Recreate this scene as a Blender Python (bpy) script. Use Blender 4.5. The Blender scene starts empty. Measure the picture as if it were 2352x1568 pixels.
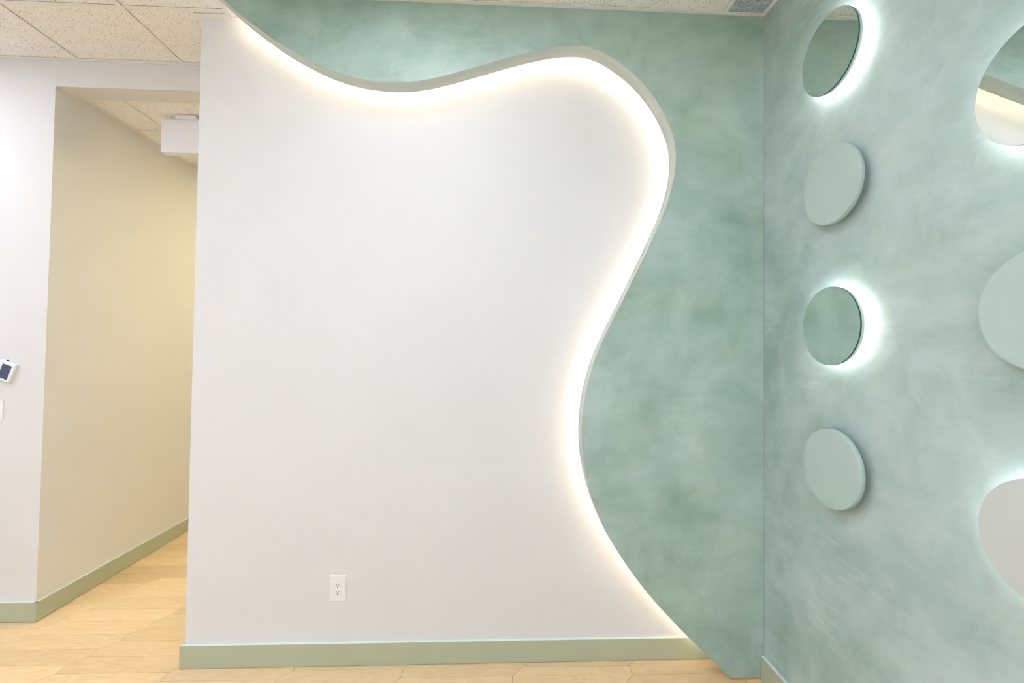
import bpy, math, random
from mathutils import Matrix, Vector

random.seed(7)
S = bpy.context.scene
C = S.collection

# ------------------------------------------------------------------ camera
cam_d = bpy.data.cameras.new('camera')
cam = bpy.data.objects.new('camera', cam_d)
C.objects.link(cam)
cam_d.sensor_fit = 'HORIZONTAL'
cam_d.sensor_width = 36.0
cam_d.lens = 1071.18 / 2352 * 36.0
cam_d.clip_start = 0.01
R_, U_, F_ = (0.998977, -0.044035, 0.010306), (-0.011095, -0.017726, 0.999781), (0.043843, 0.998873, 0.018197)
cam.matrix_world = Matrix(((R_[0], U_[0], -F_[0], 0.0), (R_[1], U_[1], -F_[1], -2.44808), (R_[2], U_[2], -F_[2], 1.61396), (0, 0, 0, 1)))
S.camera = cam

# ------------------------------------------------------------------ world, light levels, exposure
w = bpy.data.worlds.new('world')
S.world = w
w.use_nodes = True
w.node_tree.nodes['Background'].inputs[0].default_value = (0.8, 0.86, 0.9, 1)
w.node_tree.nodes['Background'].inputs[1].default_value = 0.3
S.view_settings.view_transform = 'Standard'
S.view_settings.look = 'None'
S.view_settings.gamma = 1.0
S.view_settings.use_curve_mapping = False
S.view_settings.exposure = 0.08
S.cycles.use_denoising = True
S.cycles.max_bounces = 5
S.cycles.diffuse_bounces = 5
S.cycles.glossy_bounces = 3
S.cycles.use_adaptive_sampling = True
S.cycles.adaptive_threshold = 0.2
S.cycles.adaptive_min_samples = 10
S.cycles.caustics_refractive = False
S.cycles.sample_clamp_indirect = 6.0
TROFFER = ((0.86, 0.912, 1.035), 13.0)       # room ceiling lights
HALL = ((1.0, 0.80, 0.40), 9.0)           # warm hallway ceiling light
STRIP = ((1.0, 0.80, 0.63), 19.0)         # warm strip behind the wavy panel
DAY_FILL = ((0.81, 0.885, 1.03), 1.55)            # fill glow of added, unseen windows behind the viewer
RING = ((1.0, 0.93, 0.92), 38.0)          # cool rings behind the mirrors

# ------------------------------------------------------------------ dimensions (metres)
H = 3.3184            # ceiling grid face
XR = 1.3640           # right wall
PF, PB = -0.1691, -0.0791   # wavy panel front / back
YH = 0.4299           # wall beside the hallway opening
XLB, XLT = -1.5272, -1.5136  # free end of the white wall, bottom / top
XHB, XHT = -2.6480, -2.6185  # hallway corner, bottom / top
HB = 0.113            # baseboard height
BT = 0.016
HD = 3.1615           # underside of the header
HC = 3.1832           # hallway ceiling
YREAR, XLEFT = -6.2, -4.4

# ------------------------------------------------------------------ materials
def new_mat(name):
    m = bpy.data.materials.new(name)
    m.use_nodes = True
    nt = m.node_tree
    return m, nt, nt.nodes['Principled BSDF']

def N(nt, t, **kw):
    n = nt.nodes.new(t)
    for k, v in kw.items():
        if k.startswith('i_'):
            n.inputs[k[2:].replace('_', ' ')].default_value = v
        else:
            setattr(n, k, v)
    return n

def math_n(nt, op, a, b=None):
    n = N(nt, 'ShaderNodeMath', operation=op)
    for i, v in enumerate((a, b)):
        if v is None:
            continue
        if isinstance(v, (int, float)):
            n.inputs[i].default_value = v
        else:
            nt.links.new(v, n.inputs[i])
    return n.outputs[0]

def noise(nt, vec, scale, detail=4, rough=0.55, dist=0.0):
    n = N(nt, 'ShaderNodeTexNoise')
    n.inputs['Scale'].default_value = scale
    n.inputs['Detail'].default_value = detail
    n.inputs['Roughness'].default_value = rough
    n.inputs['Distortion'].default_value = dist
    nt.links.new(vec, n.inputs['Vector'])
    return n.outputs['Fac']

def ramp(nt, fac, stops):
    r = N(nt, 'ShaderNodeValToRGB')
    while len(r.color_ramp.elements) < len(stops):
        r.color_ramp.elements.new(0.5)
    for e, (p, c) in zip(r.color_ramp.elements, stops):
        e.position = p
        e.color = (c[0], c[1], c[2], 1)
    nt.links.new(fac, r.inputs['Fac'])
    return r.outputs['Color']

def mixc(nt, fac, a, b, blend='MIX'):
    n = N(nt, 'ShaderNodeMix', data_type='RGBA', blend_type=blend)
    for sock, v in ((n.inputs[0], fac), (n.inputs[6], a), (n.inputs[7], b)):
        if isinstance(v, (int, float)):
            sock.default_value = v
        elif isinstance(v, tuple):
            sock.default_value = (v[0], v[1], v[2], 1)
        else:
            nt.links.new(v, sock)
    return n.outputs[2]

def bump(nt, bsdf, height, strength, dist=0.002):
    b = N(nt, 'ShaderNodeBump')
    b.inputs['Strength'].default_value = strength
    b.inputs['Distance'].default_value = dist
    nt.links.new(height, b.inputs['Height'])
    nt.links.new(b.outputs[0], bsdf.inputs['Normal'])

def objco(nt):
    return N(nt, 'ShaderNodeTexCoord').outputs['Object']

def mapped(nt, vec, rot=(0, 0, 0), scale=(1, 1, 1), loc=(0, 0, 0)):
    m = N(nt, 'ShaderNodeMapping')
    m.inputs['Rotation'].default_value = rot
    m.inputs['Scale'].default_value = scale
    m.inputs['Location'].default_value = loc
    nt.links.new(vec, m.inputs['Vector'])
    return m.outputs[0]

def simple(name, col, rough=0.5, metal=0.0, spec=0.5):
    m, nt, b = new_mat(name)
    b.inputs['Base Color'].default_value = (*col, 1)
    b.inputs['Roughness'].default_value = rough
    b.inputs['Metallic'].default_value = metal
    b.inputs['Specular IOR Level'].default_value = spec
    return m

def painted(name, col, rough=0.6, orange=0.12, spec=0.3):
    m, nt, b = new_mat(name)
    co = objco(nt)
    n = noise(nt, co, 1.1, 3)
    c = ramp(nt, n, [(0.3, tuple(v * 0.985 for v in col)), (0.7, tuple(min(v * 1.01, 1) for v in col))])
    nt.links.new(c, b.inputs['Base Color'])
    b.inputs['Roughness'].default_value = rough
    b.inputs['Specular IOR Level'].default_value = spec
    return m

def plaster(name, axis, dark, mid, light, tint, seed=0.0, amount=1.0, scuff=1.0):
    """hand-trowelled coloured plaster: soft clouds, brushy mottling, chalky trowel scuffs"""
    m, nt, b = new_mat(name)
    co = mapped(nt, objco(nt), loc=(seed, seed * 0.7, seed * 1.3))
    rnd = N(nt, 'ShaderNodeObjectInfo').outputs['Random']
    off = N(nt, 'ShaderNodeCombineXYZ')
    for i in range(3):
        nt.links.new(math_n(nt, 'MULTIPLY', rnd, 17.0 + i * 5), off.inputs[i])
    add = N(nt, 'ShaderNodeVectorMath', operation='ADD')
    nt.links.new(co, add.inputs[0])
    nt.links.new(off.outputs[0], add.inputs[1])
    co = add.outputs[0]
    def strokes(ang, sl, sc, dist, detail=4):
        rot = (0, ang, 0) if axis == 'XZ' else (ang, 0, 0)
        scl = (sl, 1, sc) if axis == 'XZ' else (1, sl, sc)
        return noise(nt, mapped(nt, co, rot=rot, scale=scl), 3.0, detail, 0.66, dist)
    cloud = noise(nt, co, 1.35, 4, 0.55, 0.5)
    brush = noise(nt, co, 4.6, 6, 0.64, 0.8)
    st = strokes(math.radians(-35), 1.3, 3.0, 0.7)
    f = math_n(nt, 'ADD', math_n(nt, 'MULTIPLY', cloud, 0.56), math_n(nt, 'MULTIPLY', brush, 0.31))
    f = math_n(nt, 'ADD', f, math_n(nt, 'MULTIPLY', st, 0.13))
    f = math_n(nt, 'ADD', math_n(nt, 'MULTIPLY', math_n(nt, 'SUBTRACT', f, 0.5), amount), 0.5)
    col = ramp(nt, f, [(0.36, dark), (0.49, mid), (0.63, light)])
    tn = ramp(nt, noise(nt, co, 1.6, 4, 0.6, 0.9), [(0.48, (0, 0, 0)), (0.72, (0.55, 0.55, 0.55))])
    col = mixc(nt, tn, col, mixc(nt, 1.0, col, tint, 'MULTIPLY'))
    if scuff:
        scm = ramp(nt, noise(nt, co, 1.9, 2, 0.5, 0.6), [(0.56, (0, 0, 0)), (0.70, (scuff, scuff, scuff))])
        scr = ramp(nt, strokes(math.radians(-62), 1.6, 11.0, 0.3), [(0.50, (0, 0, 0)), (0.72, (0.75, 0.75, 0.75))])
        col = mixc(nt, mixc(nt, 1.0, scm, scr, 'MULTIPLY'), col, tuple(min(v * 1.13, 1) for v in light))
    nt.links.new(col, b.inputs['Base Color'])
    b.inputs['Roughness'].default_value = 0.5
    b.inputs['Specular IOR Level'].default_value = 0.35
    bump(nt, b, st, 0.08, 0.004)
    return m

def emitter(name, col, strength):
    m, nt, b = new_mat(name)
    b.inputs['Base Color'].default_value = (0.9, 0.9, 0.9, 1)
    b.inputs['Emission Color'].default_value = (*col, 1)
    b.inputs['Emission Strength'].default_value = strength
    return m

WHITE = painted('white_wall_paint', (0.745, 0.745, 0.75))
SAGE = painted('sage_baseboard_paint', (0.465, 0.498, 0.365), 0.45, 0.04, 0.4)
PL_A = plaster('green_plaster_panel', 'XZ', (0.262, 0.380, 0.325), (0.382, 0.508, 0.462), (0.498, 0.620, 0.588), (1.07, 1.03, 0.87), 6.1, 1.0, 0.5)
PL_B = plaster('green_plaster_wall', 'YZ', (0.275, 0.382, 0.352), (0.388, 0.505, 0.485), (0.52, 0.628, 0.625), (1.05, 1.02, 0.90), 9.7, 1.0, 1.0)
PL_D = plaster('green_plaster_disc', 'YZ', (0.40, 0.52, 0.49), (0.45, 0.572, 0.54), (0.50, 0.62, 0.595), (1.0, 1.0, 0.98), 1.7, 0.6, 0.0)
EDGE = painted('pale_sage_edge_paint', (0.565, 0.625, 0.575), 0.5)
TOP_LIGHT = simple('pale_mint_caulk', (0.74, 0.83, 0.785), 0.5)  # paler colour stands for ceiling light on the baseboard tops
TRIMW = simple('white_enamel_trim', (0.88, 0.87, 0.85), 0.4)
PLASTIC = simple('white_plastic', (0.84, 0.84, 0.85), 0.35)
BLACK = simple('black_plastic', (0.015, 0.015, 0.017), 0.4)
GREYM = simple('grey_grille_metal', (0.66, 0.75, 0.80), 0.5, 0.0)
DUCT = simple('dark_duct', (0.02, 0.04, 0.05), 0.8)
MIRROR = simple('mirror_silver', (0.885, 0.93, 0.895), 0.0, 1.0)
GEDGE = simple('green_glass_edge', (0.008, 0.13, 0.085), 0.35, 0.0, 0.2)
BACKER = simple('pale_mirror_backer', (0.62, 0.72, 0.68), 0.5)
SCREEN = simple('blue_grey_display', (0.065, 0.085, 0.16), 0.3)
RAWED = simple('raw_board_edge', (0.58, 0.27, 0.10), 0.8)
UNDER = simple('dark_joint', (0.26, 0.155, 0.07), 0.9)
LILAC = simple('lilac_white_plastic', (0.90, 0.90, 0.985), 0.4)
M_TROFFER = emitter('lit_diffuser', *TROFFER)
M_FRONT = emitter('lit_front_diffuser', TROFFER[0], 9.2)
M_HALL = emitter('lit_hall_diffuser', *HALL)
M_HALL_FILL = emitter('lit_hall_entry_diffuser', (1.0, 0.875, 0.55), 19.0)  # added lamp, out of view, brightening the hallway wall
M_STRIP = emitter('warm_led_strip', *STRIP)
M_DAY_FILL = emitter('daylit_window_shade', *DAY_FILL)
M_RING = emitter('cool_led_ring', *RING)

def tile_material():
    m, nt, b = new_mat('fissured_ceiling_tile')
    co = objco(nt)
    wob = noise(nt, co, 30, 2)
    wv = N(nt, 'ShaderNodeVectorMath', operation='SCALE')
    cw = N(nt, 'ShaderNodeCombineXYZ')
    nt.links.new(wob, cw.inputs[0])
    nt.links.new(wob, cw.inputs[1])
    nt.links.new(cw.outputs[0], wv.inputs[0])
    wv.inputs['Scale'].default_value = 0.03
    ad = N(nt, 'ShaderNodeVectorMath', operation='ADD')
    nt.links.new(co, ad.inputs[0])
    nt.links.new(wv.outputs[0], ad.inputs[1])
    masks = []
    for ang, sc, thr, keep in ((0.5, (62, 125, 1), 0.21, 0.5), (-0.7, (92, 150, 1), 0.20, 0.5), (0.1, (160, 210, 1), 0.2, 0.6)):
        v = N(nt, 'ShaderNodeTexVoronoi', voronoi_dimensions='2D')
        v.inputs['Scale'].default_value = 1.0
        nt.links.new(mapped(nt, mapped(nt, ad.outputs[0], rot=(0, 0, ang)), scale=sc), v.inputs['Vector'])
        sep = N(nt, 'ShaderNodeSeparateColor')
        nt.links.new(v.outputs['Color'], sep.inputs[0])
        rad = math_n(nt, 'MULTIPLY', sep.outputs[1], thr)
        hit = math_n(nt, 'LESS_THAN', v.outputs['Distance'], rad)
        masks.append(math_n(nt, 'MULTIPLY', hit, math_n(nt, 'GREATER_THAN', sep.outputs[0], keep)))
    mk = math_n(nt, 'MAXIMUM', math_n(nt, 'MAXIMUM', masks[0], masks[1]), masks[2])
    base = ramp(nt, noise(nt, co, 160, 3), [(0.3, (0.93, 0.92, 0.90)), (0.7, (0.98, 0.97, 0.955))])
    col = mixc(nt, mk, base, (0.43, 0.38, 0.32))
    nt.links.new(col, b.inputs['Base Color'])
    b.inputs['Roughness'].default_value = 0.9
    b.inputs['Specular IOR Level'].default_value = 0.1
    bump(nt, b, math_n(nt, 'SUBTRACT', 1.0, mk), 0.3, 0.002)
    return m
TILE = tile_material()

def oak_material():
    m, nt, b = new_mat('pale_oak_plank')
    rnd = N(nt, 'ShaderNodeObjectInfo').outputs['Random']
    off = N(nt, 'ShaderNodeCombineXYZ')
    nt.links.new(math_n(nt, 'MULTIPLY', rnd, 31.0), off.inputs[0])
    nt.links.new(math_n(nt, 'MULTIPLY', rnd, 57.0), off.inputs[1])
    ad = N(nt, 'ShaderNodeVectorMath', operation='ADD')
    nt.links.new(objco(nt), ad.inputs[0])
    nt.links.new(off.outputs[0], ad.inputs[1])
    co = ad.outputs[0]
    warp = noise(nt, mapped(nt, co, scale=(2.2, 9, 1)), 1.0, 3, 0.5, 0.4)
    fig = math_n(nt, 'FRACT', math_n(nt, 'MULTIPLY', warp, 9.0))
    fig = math_n(nt, 'ABSOLUTE', math_n(nt, 'SUBTRACT', fig, 0.5))
    grain = noise(nt, mapped(nt, co, scale=(6, 150, 1)), 1.0, 5, 0.65, 0.2)
    pores = noise(nt, mapped(nt, co, scale=(14, 420, 1)), 1.0, 3, 0.7)
    f = math_n(nt, 'ADD', math_n(nt, 'MULTIPLY', fig, 0.22), math_n(nt, 'MULTIPLY', grain, 0.63))
    f = math_n(nt, 'ADD', f, math_n(nt, 'MULTIPLY', pores, 0.25))
    c1 = ramp(nt, f, [(0.32, (0.725, 0.53, 0.305)), (0.52, (0.81, 0.615, 0.375)), (0.68, (0.85, 0.67, 0.43))])
    tone = ramp(nt, rnd, [(0.0, (0.87, 0.85, 0.82)), (0.35, (0.97, 0.97, 0.96)), (0.7, (1.0, 0.985, 0.96)), (1.0, (1.05, 1.06, 1.08))])
    nt.links.new(mixc(nt, 1.0, c1, tone, 'MULTIPLY'), b.inputs['Base Color'])
    b.inputs['Roughness'].default_value = 0.52
    b.inputs['Specular IOR Level'].default_value = 0.3
    bump(nt, b, grain, 0.05, 0.001)
    return m
OAK = oak_material()

# ------------------------------------------------------------------ mesh helpers
def tag(o, label=None, cat=None, group=None, kind=None):
    if label: o['label'] = label
    if cat: o['category'] = cat
    if group: o['group'] = group
    if kind: o['kind'] = kind
    return o

def link(name, me, parent=None):
    o = bpy.data.objects.new(name, me)
    C.objects.link(o)
    if parent is not None:
        o.parent = parent
    return o

def mesh(name, verts, faces, mats, parent=None, mi=None, smooth=None):
    me = bpy.data.meshes.new(name)
    me.from_pydata([tuple(v) for v in verts], [], faces)
    for m in (mats if isinstance(mats, (list, tuple)) else [mats]):
        me.materials.append(m)
    if mi:
        for p, i in zip(me.polygons, mi): p.material_index = i
    if smooth:
        for p, s in zip(me.polygons, smooth): p.use_smooth = s
    me.update()
    return link(name, me, parent)

QF = [(0, 3, 2, 1), (4, 5, 6, 7), (0, 1, 5, 4), (1, 2, 6, 5), (2, 3, 7, 6), (3, 0, 4, 7)]
def box_vf(boxes):
    V, F = [], []
    for (x0, x1, y0, y1, z0, z1) in boxes:
        b = len(V)
        V += [(x0, y0, z0), (x1, y0, z0), (x1, y1, z0), (x0, y1, z0), (x0, y0, z1), (x1, y0, z1), (x1, y1, z1), (x0, y1, z1)]
        F += [tuple(i + b for i in f) for f in QF]
    return V, F

def boxes(name, bl, mat, parent=None, bevel=0.0, seg=2):
    V, F = box_vf(bl)
    o = mesh(name, V, F, mat, parent)
    if bevel:
        md = o.modifiers.new('bevel', 'BEVEL')
        md.width = bevel
        md.segments = seg
        md.limit_method = 'ANGLE'
    return o

def hexa(name, bot, top, z0, z1, mat, parent=None):
    """prism with a different outline at top and bottom (slightly out-of-plumb walls)"""
    n = len(bot)
    V = [(x, y, z0) for x, y in bot] + [(x, y, z1) for x, y in top]
    F = [tuple(range(n - 1, -1, -1)), tuple(range(n, 2 * n))] + [(i, (i + 1) % n, (i + 1) % n + n, i + n) for i in range(n)]
    return mesh(name, V, F, mat, parent)

def lathe_x(name, prof, mats, parent=None, n=96, mi=None, closed=False, cap=None):
    """profile of (radius, height from wall); height runs towards -X"""
    V, F, M, SM = [], [], [], []
    for r, h in prof:
        for k in range(n):
            a = 2 * math.pi * k / n
            V.append((-h, r * math.cos(a), r * math.sin(a)))
    seg = len(prof) if closed else len(prof) - 1
    for j in range(seg):
        j2 = (j + 1) % len(prof)
        flat = abs(prof[j][1] - prof[j2][1]) < 1e-6
        for k in range(n):
            k2 = (k + 1) % n
            F.append((j * n + k, j * n + k2, j2 * n + k2, j2 * n + k))
            M.append(mi[j] if mi else 0)
            SM.append(not flat)
    if not closed:
        F.append(tuple(range(n - 1, -1, -1))); M.append(mi[0] if mi else 0); SM.append(False)
        F.append(tuple((len(prof) - 1) * n + k for k in range(n))); M.append(cap if cap is not None else 0); SM.append(False)
    return mesh(name, V, F, mats, parent, M, SM)

def thing(name, loc, label, cat, group=None, rot=(0, 0, 0)):
    o = bpy.data.objects.new(name, None)
    o.empty_display_size = 0.05
    C.objects.link(o)
    o.location = loc
    o.rotation_euler = rot
    return tag(o, label, cat, group)

def rounded_plate(name, wdt, hgt, rad, y0, y1, mat, parent, bev=0.0, n=6, cx=0.0, cz=0.0):
    """rounded rectangle in the XZ plane from y0 (back) to y1 (front, smaller y), with a bevelled front rim"""
    def ring(inset, y):
        out = []
        r = max(rad - inset, 0.0005)
        for sx, sz, a0 in ((1, 1, 0), (-1, 1, 90), (-1, -1, 180), (1, -1, 270)):
            for k in range(n + 1):
                a = math.radians(a0 + 90 * k / n)
                out.append((cx + sx * (wdt / 2 - inset - r) + r * math.cos(a), y, cz + sz * (hgt / 2 - inset - r) + r * math.sin(a)))
        return out
    rings = [ring(0, y0), ring(0, y1 + bev), ring(bev, y1)] if bev else [ring(0, y0), ring(0, y1)]
    k = len(rings[0])
    V = [v for r in rings for v in r]
    F = [tuple(range(k)), tuple((len(rings) - 1) * k + i for i in range(k - 1, -1, -1))]
    for j in range(len(rings) - 1):
        F += [(j * k + i, (j + 1) * k + i, (j + 1) * k + (i + 1) % k, j * k + (i + 1) % k) for i in range(k)]
    return mesh(name, V, F, mat, parent)

def st(o, label, cat):
    return tag(o, label, cat, kind='structure')

# ------------------------------------------------------------------ setting: walls
wb = hexa('wall_back', [(XLB, 0), (1.55, 0), (1.55, 0.12), (XLB, 0.12)], [(XLT, 0), (1.55, 0), (1.55, 0.12), (XLT, 0.12)], -0.02, H + 0.05, WHITE)
st(wb, 'smooth white painted wall behind the wavy green panel', 'wall')
wr = boxes('wall_right', [(XR, XR + 0.15, YREAR, -0.0005, -0.02, H + 0.05)], PL_B)
st(wr, 'sage green trowelled plaster wall carrying the round mirrors', 'wall')
wl = hexa('wall_left', [(XLEFT, YH), (XHB, YH), (XHB, YH + 0.1), (XLEFT, YH + 0.1)], [(XLEFT, YH), (XHT, YH), (XHT, YH + 0.1), (XLEFT, YH + 0.1)], -0.02, H + 0.05, WHITE)
st(wl, 'white wall with the tilted thermostat beside the hallway opening', 'wall')
wh = hexa('wall_hallway', [(XHB - 0.1, YH + 0.1), (XHB, YH + 0.1), (XHB, 3.3), (XHB - 0.1, 3.3)], [(XHT - 0.1, YH + 0.1), (XHT, YH + 0.1), (XHT, 3.3), (XHT - 0.1, 3.3)], -0.02, H + 0.05, WHITE)
st(wh, 'cream lit long wall running back along the hallway', 'wall')
hd = boxes('wall_header', [(-2.655, 0.30, YH + 0.0003, 0.575, HD, H + 0.05), (XLT - 0.0005, 0.30, 0.1201, YH + 0.0003, HD, H + 0.05)], WHITE)
st(hd, 'white header wall spanning over the hallway opening', 'wall')
w1 = boxes('wall_inner', [(0.30, 0.42, 0.1201, 3.3, -0.02, H + 0.05)], WHITE)  # unseen, set far over so the added lamp reaches the hallway wall
st(w1, 'white side wall of the space behind the white wall', 'wall')
w2 = boxes('wall_far', [(-2.75, 0.42, 3.3, 3.4, -0.02, H + 0.05)], WHITE)
st(w2, 'white wall closing the far end of the hallway', 'wall')
FILL_WIN = [(-3.9, -1.75), (-1.45, 0.7)]  # unseen openings added to hold glowing frontal fill
w3 = boxes('wall_rear', [(XLEFT - 0.1, XR + 0.15, YREAR - 0.1, YREAR, -0.02, 0.5), (XLEFT - 0.1, XR + 0.15, YREAR - 0.1, YREAR, 2.9, H + 0.05),
                         (XLEFT - 0.1, -3.9, YREAR - 0.1, YREAR, 0.5, 2.9), (-1.75, -1.45, YREAR - 0.1, YREAR, 0.5, 2.9), (0.7, XR + 0.15, YREAR - 0.1, YREAR, 0.5, 2.9)], WHITE)
for i, (a, b) in enumerate(FILL_WIN):
    wn = boxes('window_%d' % (i + 1), [(a, b, YREAR - 0.07, YREAR - 0.02, 0.5, 0.55), (a, b, YREAR - 0.07, YREAR - 0.02, 2.85, 2.9), (a, a + 0.05, YREAR - 0.07, YREAR - 0.02, 0.55, 2.85), (b - 0.05, b, YREAR - 0.07, YREAR - 0.02, 0.55, 2.85)], TRIMW)
    boxes('window_shade', [(a + 0.05, b - 0.05, YREAR - 0.06, YREAR - 0.055, 0.55, 2.85)], M_DAY_FILL, wn)
    st(wn, ('left' if i == 0 else 'right') + ' daylit window with a pale shade behind the viewer', 'window')
st(w3, 'white wall of the room behind the viewer', 'wall')
w4 = boxes('wall_side', [(XLEFT - 0.1, XLEFT, YREAR, YH + 0.1, -0.02, H + 0.05)], WHITE)
st(w4, 'white side wall of the room far to the left', 'wall')

# ------------------------------------------------------------------ floor: pointed oak planks
fl = boxes('floor', [(XLEFT, XR, YREAR, 3.3, -0.06, -0.0062)], OAK)
st(fl, 'pale oak floor of long pointed interlocking planks', 'floor')
ul = boxes('joint_bed', [(-4.35, XR - 0.001, -1.35, 2.6, -0.0061, -0.0035)], UNDER, fl)
PW, PS, PD, G = 0.128, 0.575, 0.054, 0.0008
hx = [(0, PW / 2), (-PD, 0), (-PD, -PW / 2), (PS - PD * 1.5, -PW / 2), (PS - PD / 2, 0), (PS - PD / 2, PW / 2)]
cxm = sum(p[0] for p in hx) / 6
def inset(poly, g):
    out = []
    n = len(poly)
    for i in range(n):
        p0, p1, p2 = Vector(poly[i - 1]), Vector(poly[i]), Vector(poly[(i + 1) % n])
        e1, e2 = (p1 - p0).normalized(), (p2 - p1).normalized()
        n1, n2 = Vector((-e1.y, e1.x)), Vector((-e2.y, e2.x))
        b = (n1 + n2).normalized()
        out.append(tuple(p1 + b * g / max(b.dot(n1), 0.3)))
    return out
hx = [(x - cxm, y) for x, y in hx]
lo, mid_, top = inset(hx, G), inset(hx, G), inset(hx, G + 0.0006)
V = [(x, y, -0.006) for x, y in lo] + [(x, y, -0.0006) for x, y in mid_] + [(x, y, 0.0) for x, y in top]
F = [tuple(range(5, -1, -1)), tuple(range(12, 18))] + [(r * 6 + i, r * 6 + (i + 1) % 6, (r + 1) * 6 + (i + 1) % 6, (r + 1) * 6 + i) for r in range(2) for i in range(6)]
pm = bpy.data.meshes.new('plank')
pm.from_pydata(V, [], F)
pm.materials.append(OAK)
pm.update()
RZ = -0.008
for c in range(-8, 5):
    for j in range(-22, 13):
        # zigzag joint c: inner points at (xm, ym); this plank lies to its right
        odd = c % 2
        ym = -0.046 - PW * j + (0.064 if odd else 0.0)
        xm = -0.427 + PS * c + PD * (ym + 0.046) / PW
        px, py = xm + cxm, ym - 0.064 - PW / 2
        # slight skew of the laying direction against the walls
        dx, dy = px + 0.2, py + 0.05
        px, py = -0.2 + dx * math.cos(RZ) - dy * math.sin(RZ), -0.05 + dx * math.sin(RZ) + dy * math.cos(RZ)
        vis = (-4.0 < px < 1.75 and -1.2 < py < 0.12) or (-4.0 < px < -1.2 and py < 0.55 and py > -1.2) or (-3.0 < px < -1.3 and 0.4 < py < 2.3)
        if not vis or px - 0.31 > XR - 0.02 or px - 0.31 < XLEFT:
            continue
        o = link('plank', pm, fl)
        o.location = (px, py, 0)
        o.rotation_euler = (0, 0, RZ)

# ------------------------------------------------------------------ baseboards
b1 = boxes('baseboard_back', [(XLB - BT, XR - 0.001, -BT, 0, 0.0015, HB), (XLB - BT, XLB + 0.0005, 0, 0.12 + BT, 0.0015, HB)], SAGE, None, 0.0015)
st(b1, 'sage green baseboard along the foot of the white wall', 'baseboard')
b2 = boxes('baseboard_right', [(XR - BT, XR, YREAR, PF, 0.0015, HB)], SAGE, None, 0.0015)
st(b2, 'pale sage baseboard under the round mirrors on the green wall', 'baseboard')
b3 = boxes('baseboard_left', [(XLEFT, XHB + BT, YH - BT, YH, 0.0015, HB)], SAGE, None, 0.0015)
st(b3, 'short sage baseboard below the thermostat wall', 'baseboard')
b4 = boxes('baseboard_hallway', [(XHB - 0.002, XHB + BT, YH, 3.29, 0.0015, HB)], SAGE, None, 0.0015)
st(b4, 'long sage baseboard receding along the hallway wall', 'baseboard')
cz0, cz1 = HB - 0.0002, HB + 0.0012  # thin strips paint the lit look of each baseboard top
boxes('caulk_line', [(XLB - BT + 0.002, XR - 0.001, -BT + 0.002, -0.0001, cz0, cz1)], TOP_LIGHT, b1)
boxes('caulk_line', [(XR - BT + 0.002, XR - 0.0001, YREAR, PF - 0.0005, cz0, cz1)], TOP_LIGHT, b2)
boxes('caulk_line', [(XLEFT, XHB + BT - 0.002, YH - BT + 0.002, YH - 0.0001, cz0, cz1)], TOP_LIGHT, b3)
boxes('caulk_line', [(XHB + 0.0015, XHB + BT - 0.002, YH - BT + 0.002, 3.29, cz0, cz1)], TOP_LIGHT, b4)

# ------------------------------------------------------------------ ceiling: slab, tiles, grid bars
ce = boxes('ceiling', [(XLEFT, XR, YREAR, YH, H + 0.032, H + 0.12)], TRIMW)
st(ce, 'suspended ceiling of fissured white tiles in a white grid', 'ceiling')
GX = [-4.311, -3.704, -3.097, -2.490, -1.883, -1.276, -0.669, -0.062, 0.545, 1.152]
GY = [-0.046 - 0.61 * k for k in range(0, 10)]
XE = -1.365      # end of the boxed ceiling return beside the panel
regions = [(XLEFT, -1.52, YREAR, YH), (-1.52, XE, YREAR, 0.0), (XE, XR, YREAR, PF)]
xs = [XLEFT] + GX + [XR]
ys = [YREAR] + sorted(GY) + [YH]
LIGHT_CELLS = {}
def lightcells(ix, iy):  # two cells long
    LIGHT_CELLS[(ix, iy)] = 1
    LIGHT_CELLS[(ix, iy + 1)] = 1
def yi(v):  # index of the cell starting at grid line nearest v
    return min(range(len(ys)), key=lambda i: abs(ys[i] - v))
LIGHTS = [(7, GY[3], 'cell'), (2, GY[2], 'cell'), (8, GY[6], 'cell'), (5, GY[6], 'cell'), (2, GY[6], 'cell')]  # the three rear lights are added, unseen, to light the hallway wall
for ix, gy, _ in LIGHTS:
    lightcells(ix, yi(gy))
VENT = (len(xs) - 2, yi(GY[1]))
for ix in range(len(xs) - 1):
    for iy in range(len(ys) - 1):
        if (ix, iy) in LIGHT_CELLS or (ix, iy) == VENT:
            continue
        bl = []
        for (a0, a1, c0, c1) in regions:
            x0, x1, y0, y1 = max(xs[ix], a0), min(xs[ix + 1], a1), max(ys[iy], c0), min(ys[iy + 1], c1)
            if x1 - x0 > 0.012 and y1 - y0 > 0.012:
                bl.append((x0, x1, y0, y1, H + 0.005, H + 0.018))
        if bl:
            boxes('ceiling_tile', bl, TILE, ce)
for gx in GX:
    ymax = YH if gx < -1.52 else PF
    boxes('grid_bar', [(gx - 0.012, gx + 0.012, YREAR, ymax, H, H + 0.0024)], TRIMW, ce)
for gy in GY:
    xmax = XE if gy > PF else XR
    boxes('grid_bar', [(XLEFT, xmax, gy - 0.012, gy + 0.012, H + 0.0004, H + 0.0024)], TRIMW, ce)

GAP_SHADE = simple('dark_grid_reveal', (0.30, 0.28, 0.25), 0.9)  # dark strips stand in for shadow in the gap between bars and tiles
for gx in GX:
    boxes('grid_reveal', [(gx - 0.0115, gx + 0.0115, YREAR, (YH if gx < -1.52 else PF), H + 0.0024, H + 0.0051)], GAP_SHADE, ce)
for gy in GY:
    boxes('grid_reveal', [(XLEFT, (XE - 0.0115 if gy > PF else XR), gy - 0.0115, gy + 0.0115, H + 0.0024, H + 0.0051)], GAP_SHADE, ce)

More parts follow.
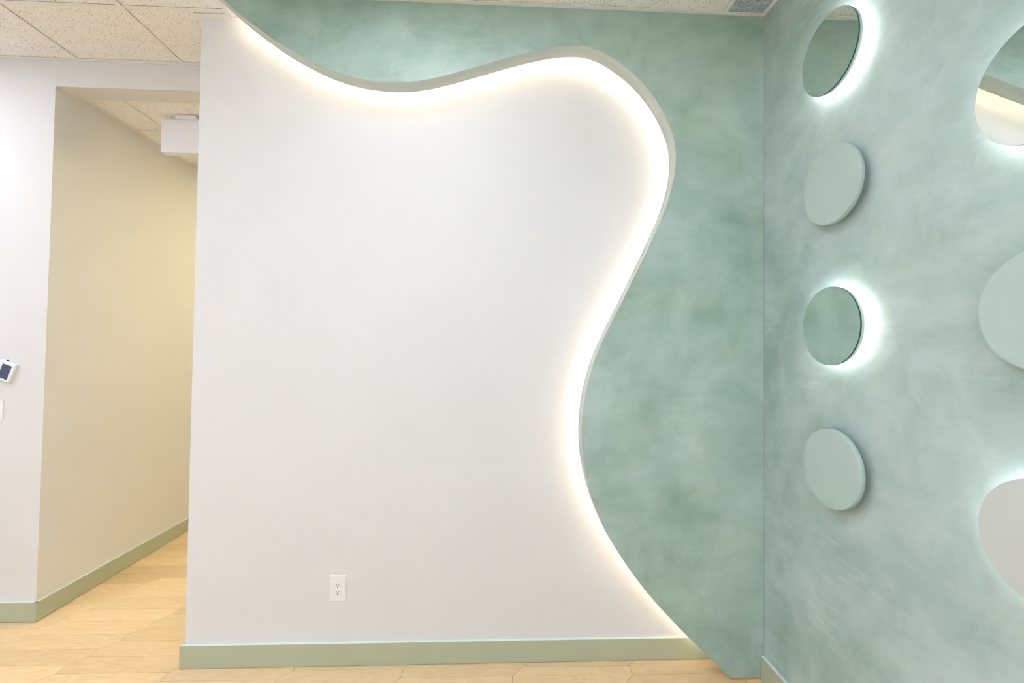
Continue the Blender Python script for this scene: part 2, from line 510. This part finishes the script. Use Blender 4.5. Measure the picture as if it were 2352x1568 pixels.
def trim(n, bl, label):
    o = boxes('trim_%d' % n, bl, TRIMW)
    return st(o, label, 'ceiling trim')
FL = 0.022
trim(1, [(XE + 0.011, XR - FL, PF - FL, PF - 0.0002, H - 0.001, H + 0.0023), (XE + 0.011, XR - FL, PF - 0.0016, PF - 0.0002, H, H + 0.02)], 'white metal ceiling edge trim along the top of the green panel')
trim(2, [(XR - FL, XR - 0.0002, YREAR, PF - 0.0003, H - 0.001, H + 0.0023)], 'white metal ceiling edge trim along the top of the green mirror wall')
trim(3, [(XE - 0.011, XE + 0.0105, PF - FL, -0.0003, H - 0.001, H + 0.0315)], 'short white ceiling trim beside the tip of the wavy panel')
trim(4, [(XLT - 0.03, XE - 0.0115, -FL, -0.0003, H - 0.001, H + 0.0023)], 'short white ceiling trim over the top corner of the white wall')
trim(5, [(XLT - 0.03, XLT - 0.0003, 0.0, YH - 0.0003, H - 0.001, H + 0.0023)], 'white ceiling trim wrapping the free end of the white wall')
trim(6, [(XLEFT, XLT - 0.031, YH - FL, YH - 0.0003, H - 0.001, H + 0.0023)], 'white ceiling edge trim above the hallway header')

# boxed top above the gap behind the panel
trim(7, [(XE + 0.011, XR, PF, -0.0003, H + 0.004, H + 0.03)], 'white board closing the gap above the backlit panel')

# hallway ceiling
hc = boxes('ceiling_hallway', [(-2.66, 0.30, 0.5755, 3.3, HC + 0.03, HC + 0.08)], TRIMW)
st(hc, 'lower fissured tile ceiling inside the hallway', 'ceiling')
hx_ = [-2.6205, -2.385, -1.775, -1.165, -0.555, 0.055, 0.299]
hy_ = [0.576, 1.05, 1.66, 2.27, 2.88, 3.299]
for i in range(6):
    for j in range(5):
        if (i, j) in ((1, 3), (3, 1), (3, 2)):
            continue
        boxes('ceiling_tile', [(hx_[i], hx_[i + 1], hy_[j], hy_[j + 1], HC + 0.005, HC + 0.018)], TILE, hc)
for x in hx_[1:6]:
    boxes('grid_bar', [(x - 0.012, x + 0.012, hy_[0], hy_[-1], HC, HC + 0.0024)], TRIMW, hc)
for y in hy_[1:5]:
    boxes('grid_bar', [(hx_[0], hx_[-1], y - 0.012, y + 0.012, HC + 0.0004, HC + 0.0024)], TRIMW, hc)
trim(8, [(hx_[0] + 0.0003, hx_[0] + FL, hy_[0], hy_[-1], HC - 0.001, HC + 0.0023)], 'thin ceiling trim along the hallway wall')

# ------------------------------------------------------------------ ceiling lights (overhead, flush in the grid)
def troffer(x0, x1, y0, y1, z, mat, label, group):
    t = thing('ceiling_light', ((x0 + x1) / 2, (y0 + y1) / 2, z), label, 'ceiling light', group)
    a, b = (x1 - x0) / 2 - 0.013, (y1 - y0) / 2 - 0.013
    boxes('frame', [(-a, a, -b, -b + 0.025, 0.0, 0.03), (-a, a, b - 0.025, b, 0.0, 0.03), (-a, -a + 0.025, -b + 0.025, b - 0.025, 0.0, 0.03), (a - 0.025, a, -b + 0.025, b - 0.025, 0.0, 0.03)], TRIMW, t)
    boxes('diffuser', [(-a + 0.025, a - 0.025, -b + 0.025, b - 0.025, 0.004, 0.012)], mat, t)
    return t
LL = ['ceiling light panel nearest the wavy green panel', 'ceiling light panel nearest the hallway opening', 'rear ceiling light panel on the mirror wall side', 'middle one of the three rear ceiling light panels', 'rear ceiling light panel farthest from the mirror wall']
for (ix, gy, _), lb in zip(LIGHTS, LL):
    k = yi(gy)
    troffer(xs[ix], xs[ix + 1], ys[k], ys[k + 2], H, M_FRONT if ix == 7 else M_TROFFER, lb, 'flush ceiling lights')
troffer(hx_[1], hx_[2], hy_[3], hy_[4], HC, M_HALL, 'warm ceiling light deep inside the hallway', None)
troffer(hx_[3], hx_[4], hy_[1], hy_[3], HC, M_HALL_FILL, 'warm ceiling light in the space behind the white wall', None)

# ------------------------------------------------------------------ wavy panel
CP = [(-1.3470,3.3215),(-1.2834,3.2652),(-1.2293,3.2196),(-1.1620,3.1678),(-1.1039,3.1274),(-1.0331,3.0805),(-0.9595,3.0383),(-0.8962,3.0068),(-0.8185,2.9727),(-0.7380,2.9462),(-0.6691,2.9307),(-0.5851,2.9196),(-0.5145,2.9157),(-0.4298,2.9186),(-0.3461,2.9315),(-0.2774,2.9484),(-0.1959,2.9724),(-0.1150,2.9983),(-0.0478,3.0207),(0.0328,3.0474),(0.1005,3.0681),(0.1821,3.0916),(0.2643,3.1128),(0.3338,3.1258),(0.4179,3.1313),(0.4871,3.1218),(0.5652,3.0911),(0.6365,3.0457),(0.6923,3.0025),(0.7526,2.9433),(0.8052,2.8769),(0.8429,2.8172),(0.8792,2.7408),(0.9010,2.6739),(0.9115,2.5904),(0.9060,2.5060),(0.8929,2.4366),(0.8698,2.3551),(0.8396,2.2758),(0.8115,2.2108),(0.7768,2.1333),(0.7464,2.0694),(0.7089,1.9931),(0.6718,1.9167),(0.6409,1.8530),(0.6027,1.7772),(0.5649,1.7011),(0.5358,1.6366),(0.5055,1.5573),(0.4846,1.4898),(0.4654,1.4072),(0.4530,1.3233),(0.4473,1.2528),(0.4475,1.1680),(0.4539,1.0976),(0.4685,1.0141),(0.4897,0.9320),(0.5122,0.8649),(0.5445,0.7865),(0.5820,0.7104),(0.6176,0.6493),(0.6643,0.5784),(0.7056,0.5210),(0.7578,0.4540),(0.8124,0.3890),(0.8604,0.3370),(0.9189,0.2754),(0.9788,0.2152),(1.0297,0.1660),(1.0915,0.1077),(1.1429,0.0590),(1.1940,0.0090)]
def catmull(P, k):
    out = []
    for i in range(len(P) - 1):
        p0, p1, p2, p3 = Vector(P[max(i - 1, 0)]), Vector(P[i]), Vector(P[i + 1]), Vector(P[min(i + 2, len(P) - 1)])
        for s in range(k):
            t = s / k
            out.append(0.5 * ((2 * p1) + (p2 - p0) * t + (2 * p0 - 5 * p1 + 4 * p2 - p3) * t * t + (3 * p1 - p0 - 3 * p2 + p3) * t ** 3))
    out.append(Vector(P[-1]))
    return out
curve = catmull(CP, 5)
def offset(pts, d):
    out = []
    for i, p in enumerate(pts):
        a, b = pts[max(i - 2, 0)], pts[min(i + 2, len(pts) - 1)]
        t = (b - a).normalized()
        out.append(p + Vector((-t.y, t.x)) * d)     # towards the panel's inside (up / right)
    return out
panel = thing('wavy_wall_panel', (1.28, PF, 0.0), 'sage green plaster panel with a wavy warmly backlit edge over the white wall', 'wall panel')
ox, oy, oz = panel.location
outline = [(max(p.x, XE + 0.0115), min(p.y, H + 0.0035)) for p in curve] + [(XR - 0.001, 0.009), (XR - 0.001, H + 0.0035)]
n = len(outline)
bv = 0.0015
V = [(x - ox, PF - oy, z - oz) for x, z in outline] + [(x - ox, PB - oy, z - oz) for x, z in outline]
F = [tuple(range(n)), tuple(range(2 * n - 1, n - 1, -1))] + [(i, i + n, (i + 1) % n + n, (i + 1) % n) for i in range(n)]
body = mesh('panel_body', V, F, [PL_A, EDGE], panel, [0, 0] + [1 if i < len(curve) - 1 else 0 for i in range(n)], [False, False] + [i < len(curve) - 1 for i in range(n)])
def ribbon_y(name, pa, pb, y, mat, parent):
    """flat ribbon between two offset curves at depth y, 3 mm thick"""
    m = len(pa)
    V = []
    for yy in (y, y + 0.003):
        V += [(p.x - ox, yy - oy, p.y - oz) for p in pa] + [(p.x - ox, yy - oy, p.y - oz) for p in pb]
    F = []
    for i in range(m - 1):
        F += [(i, i + 1, m + i + 1, m + i), (2 * m + i, 3 * m + i, 3 * m + i + 1, 2 * m + i + 1),
              (i, 2 * m + i, 2 * m + i + 1, i + 1), (m + i, m + i + 1, 3 * m + i + 1, 3 * m + i)]
    return mesh(name, V, F, mat, parent)
led_c = [p for p in curve[1:-6:4]]
ribbon_y('led_strip', offset(led_c, 0.026), offset(led_c, 0.036), PB + 0.0002, M_STRIP, panel)
sp = [p for p in offset(curve, 0.085)]
sp2 = [p for p in offset(curve, 0.10)]
keep = [i for i in range(len(sp)) if sp[i].y < H and sp2[i].y < H and sp2[i].x < XR - 0.005 and sp[i].y > 0.14]
def ribbon_deep(name, pa, pb, y0, y1, mat, parent):
    m = len(pa)
    V = []
    for yy in (y0, y1):
        V += [(p.x - ox, yy - oy, p.y - oz) for p in pa] + [(p.x - ox, yy - oy, p.y - oz) for p in pb]
    F = []
    for i in range(m - 1):
        F += [(i, i + 1, m + i + 1, m + i), (2 * m + i, 3 * m + i, 3 * m + i + 1, 2 * m + i + 1),
              (i, 2 * m + i, 2 * m + i + 1, i + 1), (m + i, m + i + 1, 3 * m + i + 1, 3 * m + i)]
    return mesh(name, V, F, mat, parent)
ribbon_deep('backing_frame', [sp[i] for i in keep], [sp2[i] for i in keep], PB + 0.0002, -0.0005, WHITE, panel)
boxes('raw_edge', [(1.198 - ox, XR - BT - 0.001 - ox, PF + 0.001 - oy, PB - 0.001 - oy, 0.0004, 0.0089)], RAWED, panel)

# ------------------------------------------------------------------ round mirrors and discs on the green wall
def round_mirror(y, z, label):
    t = thing('round_mirror', (XR, y, z), label, 'mirror', 'backlit round mirrors on the green wall')
    lathe_x('mount', [(0.045, 0.0), (0.045, 0.030)], BLACK, t, 40)
    bk = lathe_x('backing_disc', [(0.1490, 0.030), (0.1500, 0.031), (0.1500, 0.0440)], BACKER, t)
    lathe_x('led_ring', [(0.118, 0.0295), (0.118, 0.0270), (0.130, 0.0270), (0.130, 0.0295)], M_RING, bk, 40, None, True)
    lathe_x('mirror_glass', [(0.1500, 0.0441), (0.1528, 0.0441), (0.1535, 0.0448), (0.1535, 0.0499), (0.1530, 0.0504)], [GEDGE, MIRROR], t, 128, [0, 0, 0, 0], False, 1)
    return t
def wall_disc(y, z, label):
    t = thing('round_wall_disc', (XR, y, z), label, 'wall disc', 'raised plaster discs on the green wall')
    lathe_x('mount', [(0.045, 0.0), (0.045, 0.030)], BLACK, t, 40)
    lathe_x('disc', [(0.1505, 0.030), (0.1520, 0.0315), (0.1520, 0.0485), (0.1510, 0.0500)], PL_D, t, 128)
    return t
round_mirror(-0.6857, 2.797, 'topmost backlit round mirror near the corner, reflecting a strip of ceiling')
wall_disc(-0.6910, 2.2713, 'upper raised green plaster disc just below the topmost mirror')
round_mirror(-0.6888, 1.7196, 'backlit round mirror near the corner, between two raised plaster discs')
wall_disc(-0.6889, 1.1676, 'lowest raised green plaster disc, below the mirrors near the corner')
round_mirror(-1.3938, 2.2847, 'backlit round mirror at right frame edge, reflecting the glowing panel edge')
wall_disc(-1.3967, 1.7251, 'raised green plaster disc cut by the right frame edge, between two mirrors')
round_mirror(-1.3948, 1.1631, 'low backlit round mirror at right frame edge, reflecting plain white wall')

# ------------------------------------------------------------------ wall outlet
t = thing('wall_outlet', (-0.7713, 0.0, 0.386), 'white double power outlet low on the white wall', 'outlet')
rounded_plate('cover_plate', 0.0835, 0.129, 0.003, 0.0, -0.0065, PLASTIC, t, 0.003)
rc = rounded_plate('receptacle', 0.0335, 0.0690, 0.0015, -0.0060, -0.0085, PLASTIC, t, 0.001)
for dz in (0.0215, -0.0145):
    boxes('slot', [(-0.0078, -0.0052, -0.0087, -0.0080, dz - 0.004, dz + 0.0042)], BLACK, rc)
    boxes('slot', [(0.0052, 0.0074, -0.0087, -0.0080, dz - 0.0034, dz + 0.0034)], BLACK, rc)
    rounded_plate('ground_hole', 0.0056, 0.0050, 0.0024, -0.0080, -0.0087, BLACK, rc, 0, 5, 0.0, dz - 0.0118)

# ------------------------------------------------------------------ thermostat and switch on the left wall
t = thing('thermostat', (-2.8697, YH, 1.4673), 'tilted white thermostat with a blue-grey display on the left wall', 'thermostat', None, (0, math.radians(19.5), 0))
rounded_plate('body', 0.098, 0.118, 0.010, 0.0, -0.020, PLASTIC, t, 0.004, 6, 0.026, 0.0)
rounded_plate('display', 0.0545, 0.084, 0.0008, -0.0195, -0.0206, SCREEN, t, 0, 3, 0.0297, -0.001)
rounded_plate('sensor_dot', 0.0045, 0.0045, 0.0022, -0.0195, -0.0206, simple('grey_dot', (0.3, 0.3, 0.33)), t, 0, 5, 0.0645, -0.0085)
rounded_plate('sensor_dot', 0.0035, 0.0035, 0.0017, -0.0195, -0.0204, simple('pale_dot', (0.62, 0.62, 0.64)), t, 0, 5, 0.0635, -0.0155)
kn = rounded_plate('cable_plug', 0.011, 0.010, 0.004, -0.006, -0.016, BLACK, t, 0.002, 5, 0.014, 0.060)
t = thing('wall_switch', (-2.9015, YH, 1.2338), 'white light switch plate under the thermostat at left frame edge', 'switch')
rounded_plate('cover_plate', 0.0835, 0.1235, 0.004, 0.0, -0.0065, PLASTIC, t, 0.003)
rounded_plate('rocker', 0.0560, 0.0880, 0.022, -0.006, -0.0100, simple('glossy_white_rocker', (0.92, 0.92, 0.92), 0.25), t, 0.003, 8)

# ------------------------------------------------------------------ sign box in the hallway
t = thing('ceiling_sign', (-2.09, 0.83, HC), 'blank lilac-white sign box hanging under the hallway ceiling', 'sign')
boxes('sign_body', [(-0.175, 0.175, -0.028, 0.028, -0.250, -0.0215)], LILAC, t, 0.005, 3)
cn = boxes('canopy', [(-0.068, 0.068, -0.050, 0.050, -0.022, 0.0)], LILAC, t, 0.003, 2)
lathe = rounded_plate('screw', 0.007, 0.007, 0.0034, -0.0495, -0.0512, GREYM, cn, 0, 5, -0.022, -0.0115)

# ------------------------------------------------------------------ ceiling vent
vx0, vx1, vy0, vy1 = 1.166, XR - FL - 0.001, -0.642, PF - FL - 0.0005
t = thing('ceiling_vent', ((vx0 + vx1) / 2, (vy0 + vy1) / 2, H), 'grey eggcrate air grille in the ceiling corner above the green walls', 'vent')
tx, ty = t.location.x, t.location.y
bl = []
k = vx0 + 0.004
while k < vx1 - 0.002:
    bl.append((k - tx - 0.0016, k - tx + 0.0016, vy0 - ty, vy1 - ty, 0.002, 0.012))
    k += 0.0127
k = vy1 - 0.006
while k > vy0:
    bl.append((vx0 - tx, vx1 - tx, k - ty - 0.0016, k - ty + 0.0016, 0.0022, 0.0118))
    k -= 0.0127
boxes('eggcrate_core', bl, GREYM, t)
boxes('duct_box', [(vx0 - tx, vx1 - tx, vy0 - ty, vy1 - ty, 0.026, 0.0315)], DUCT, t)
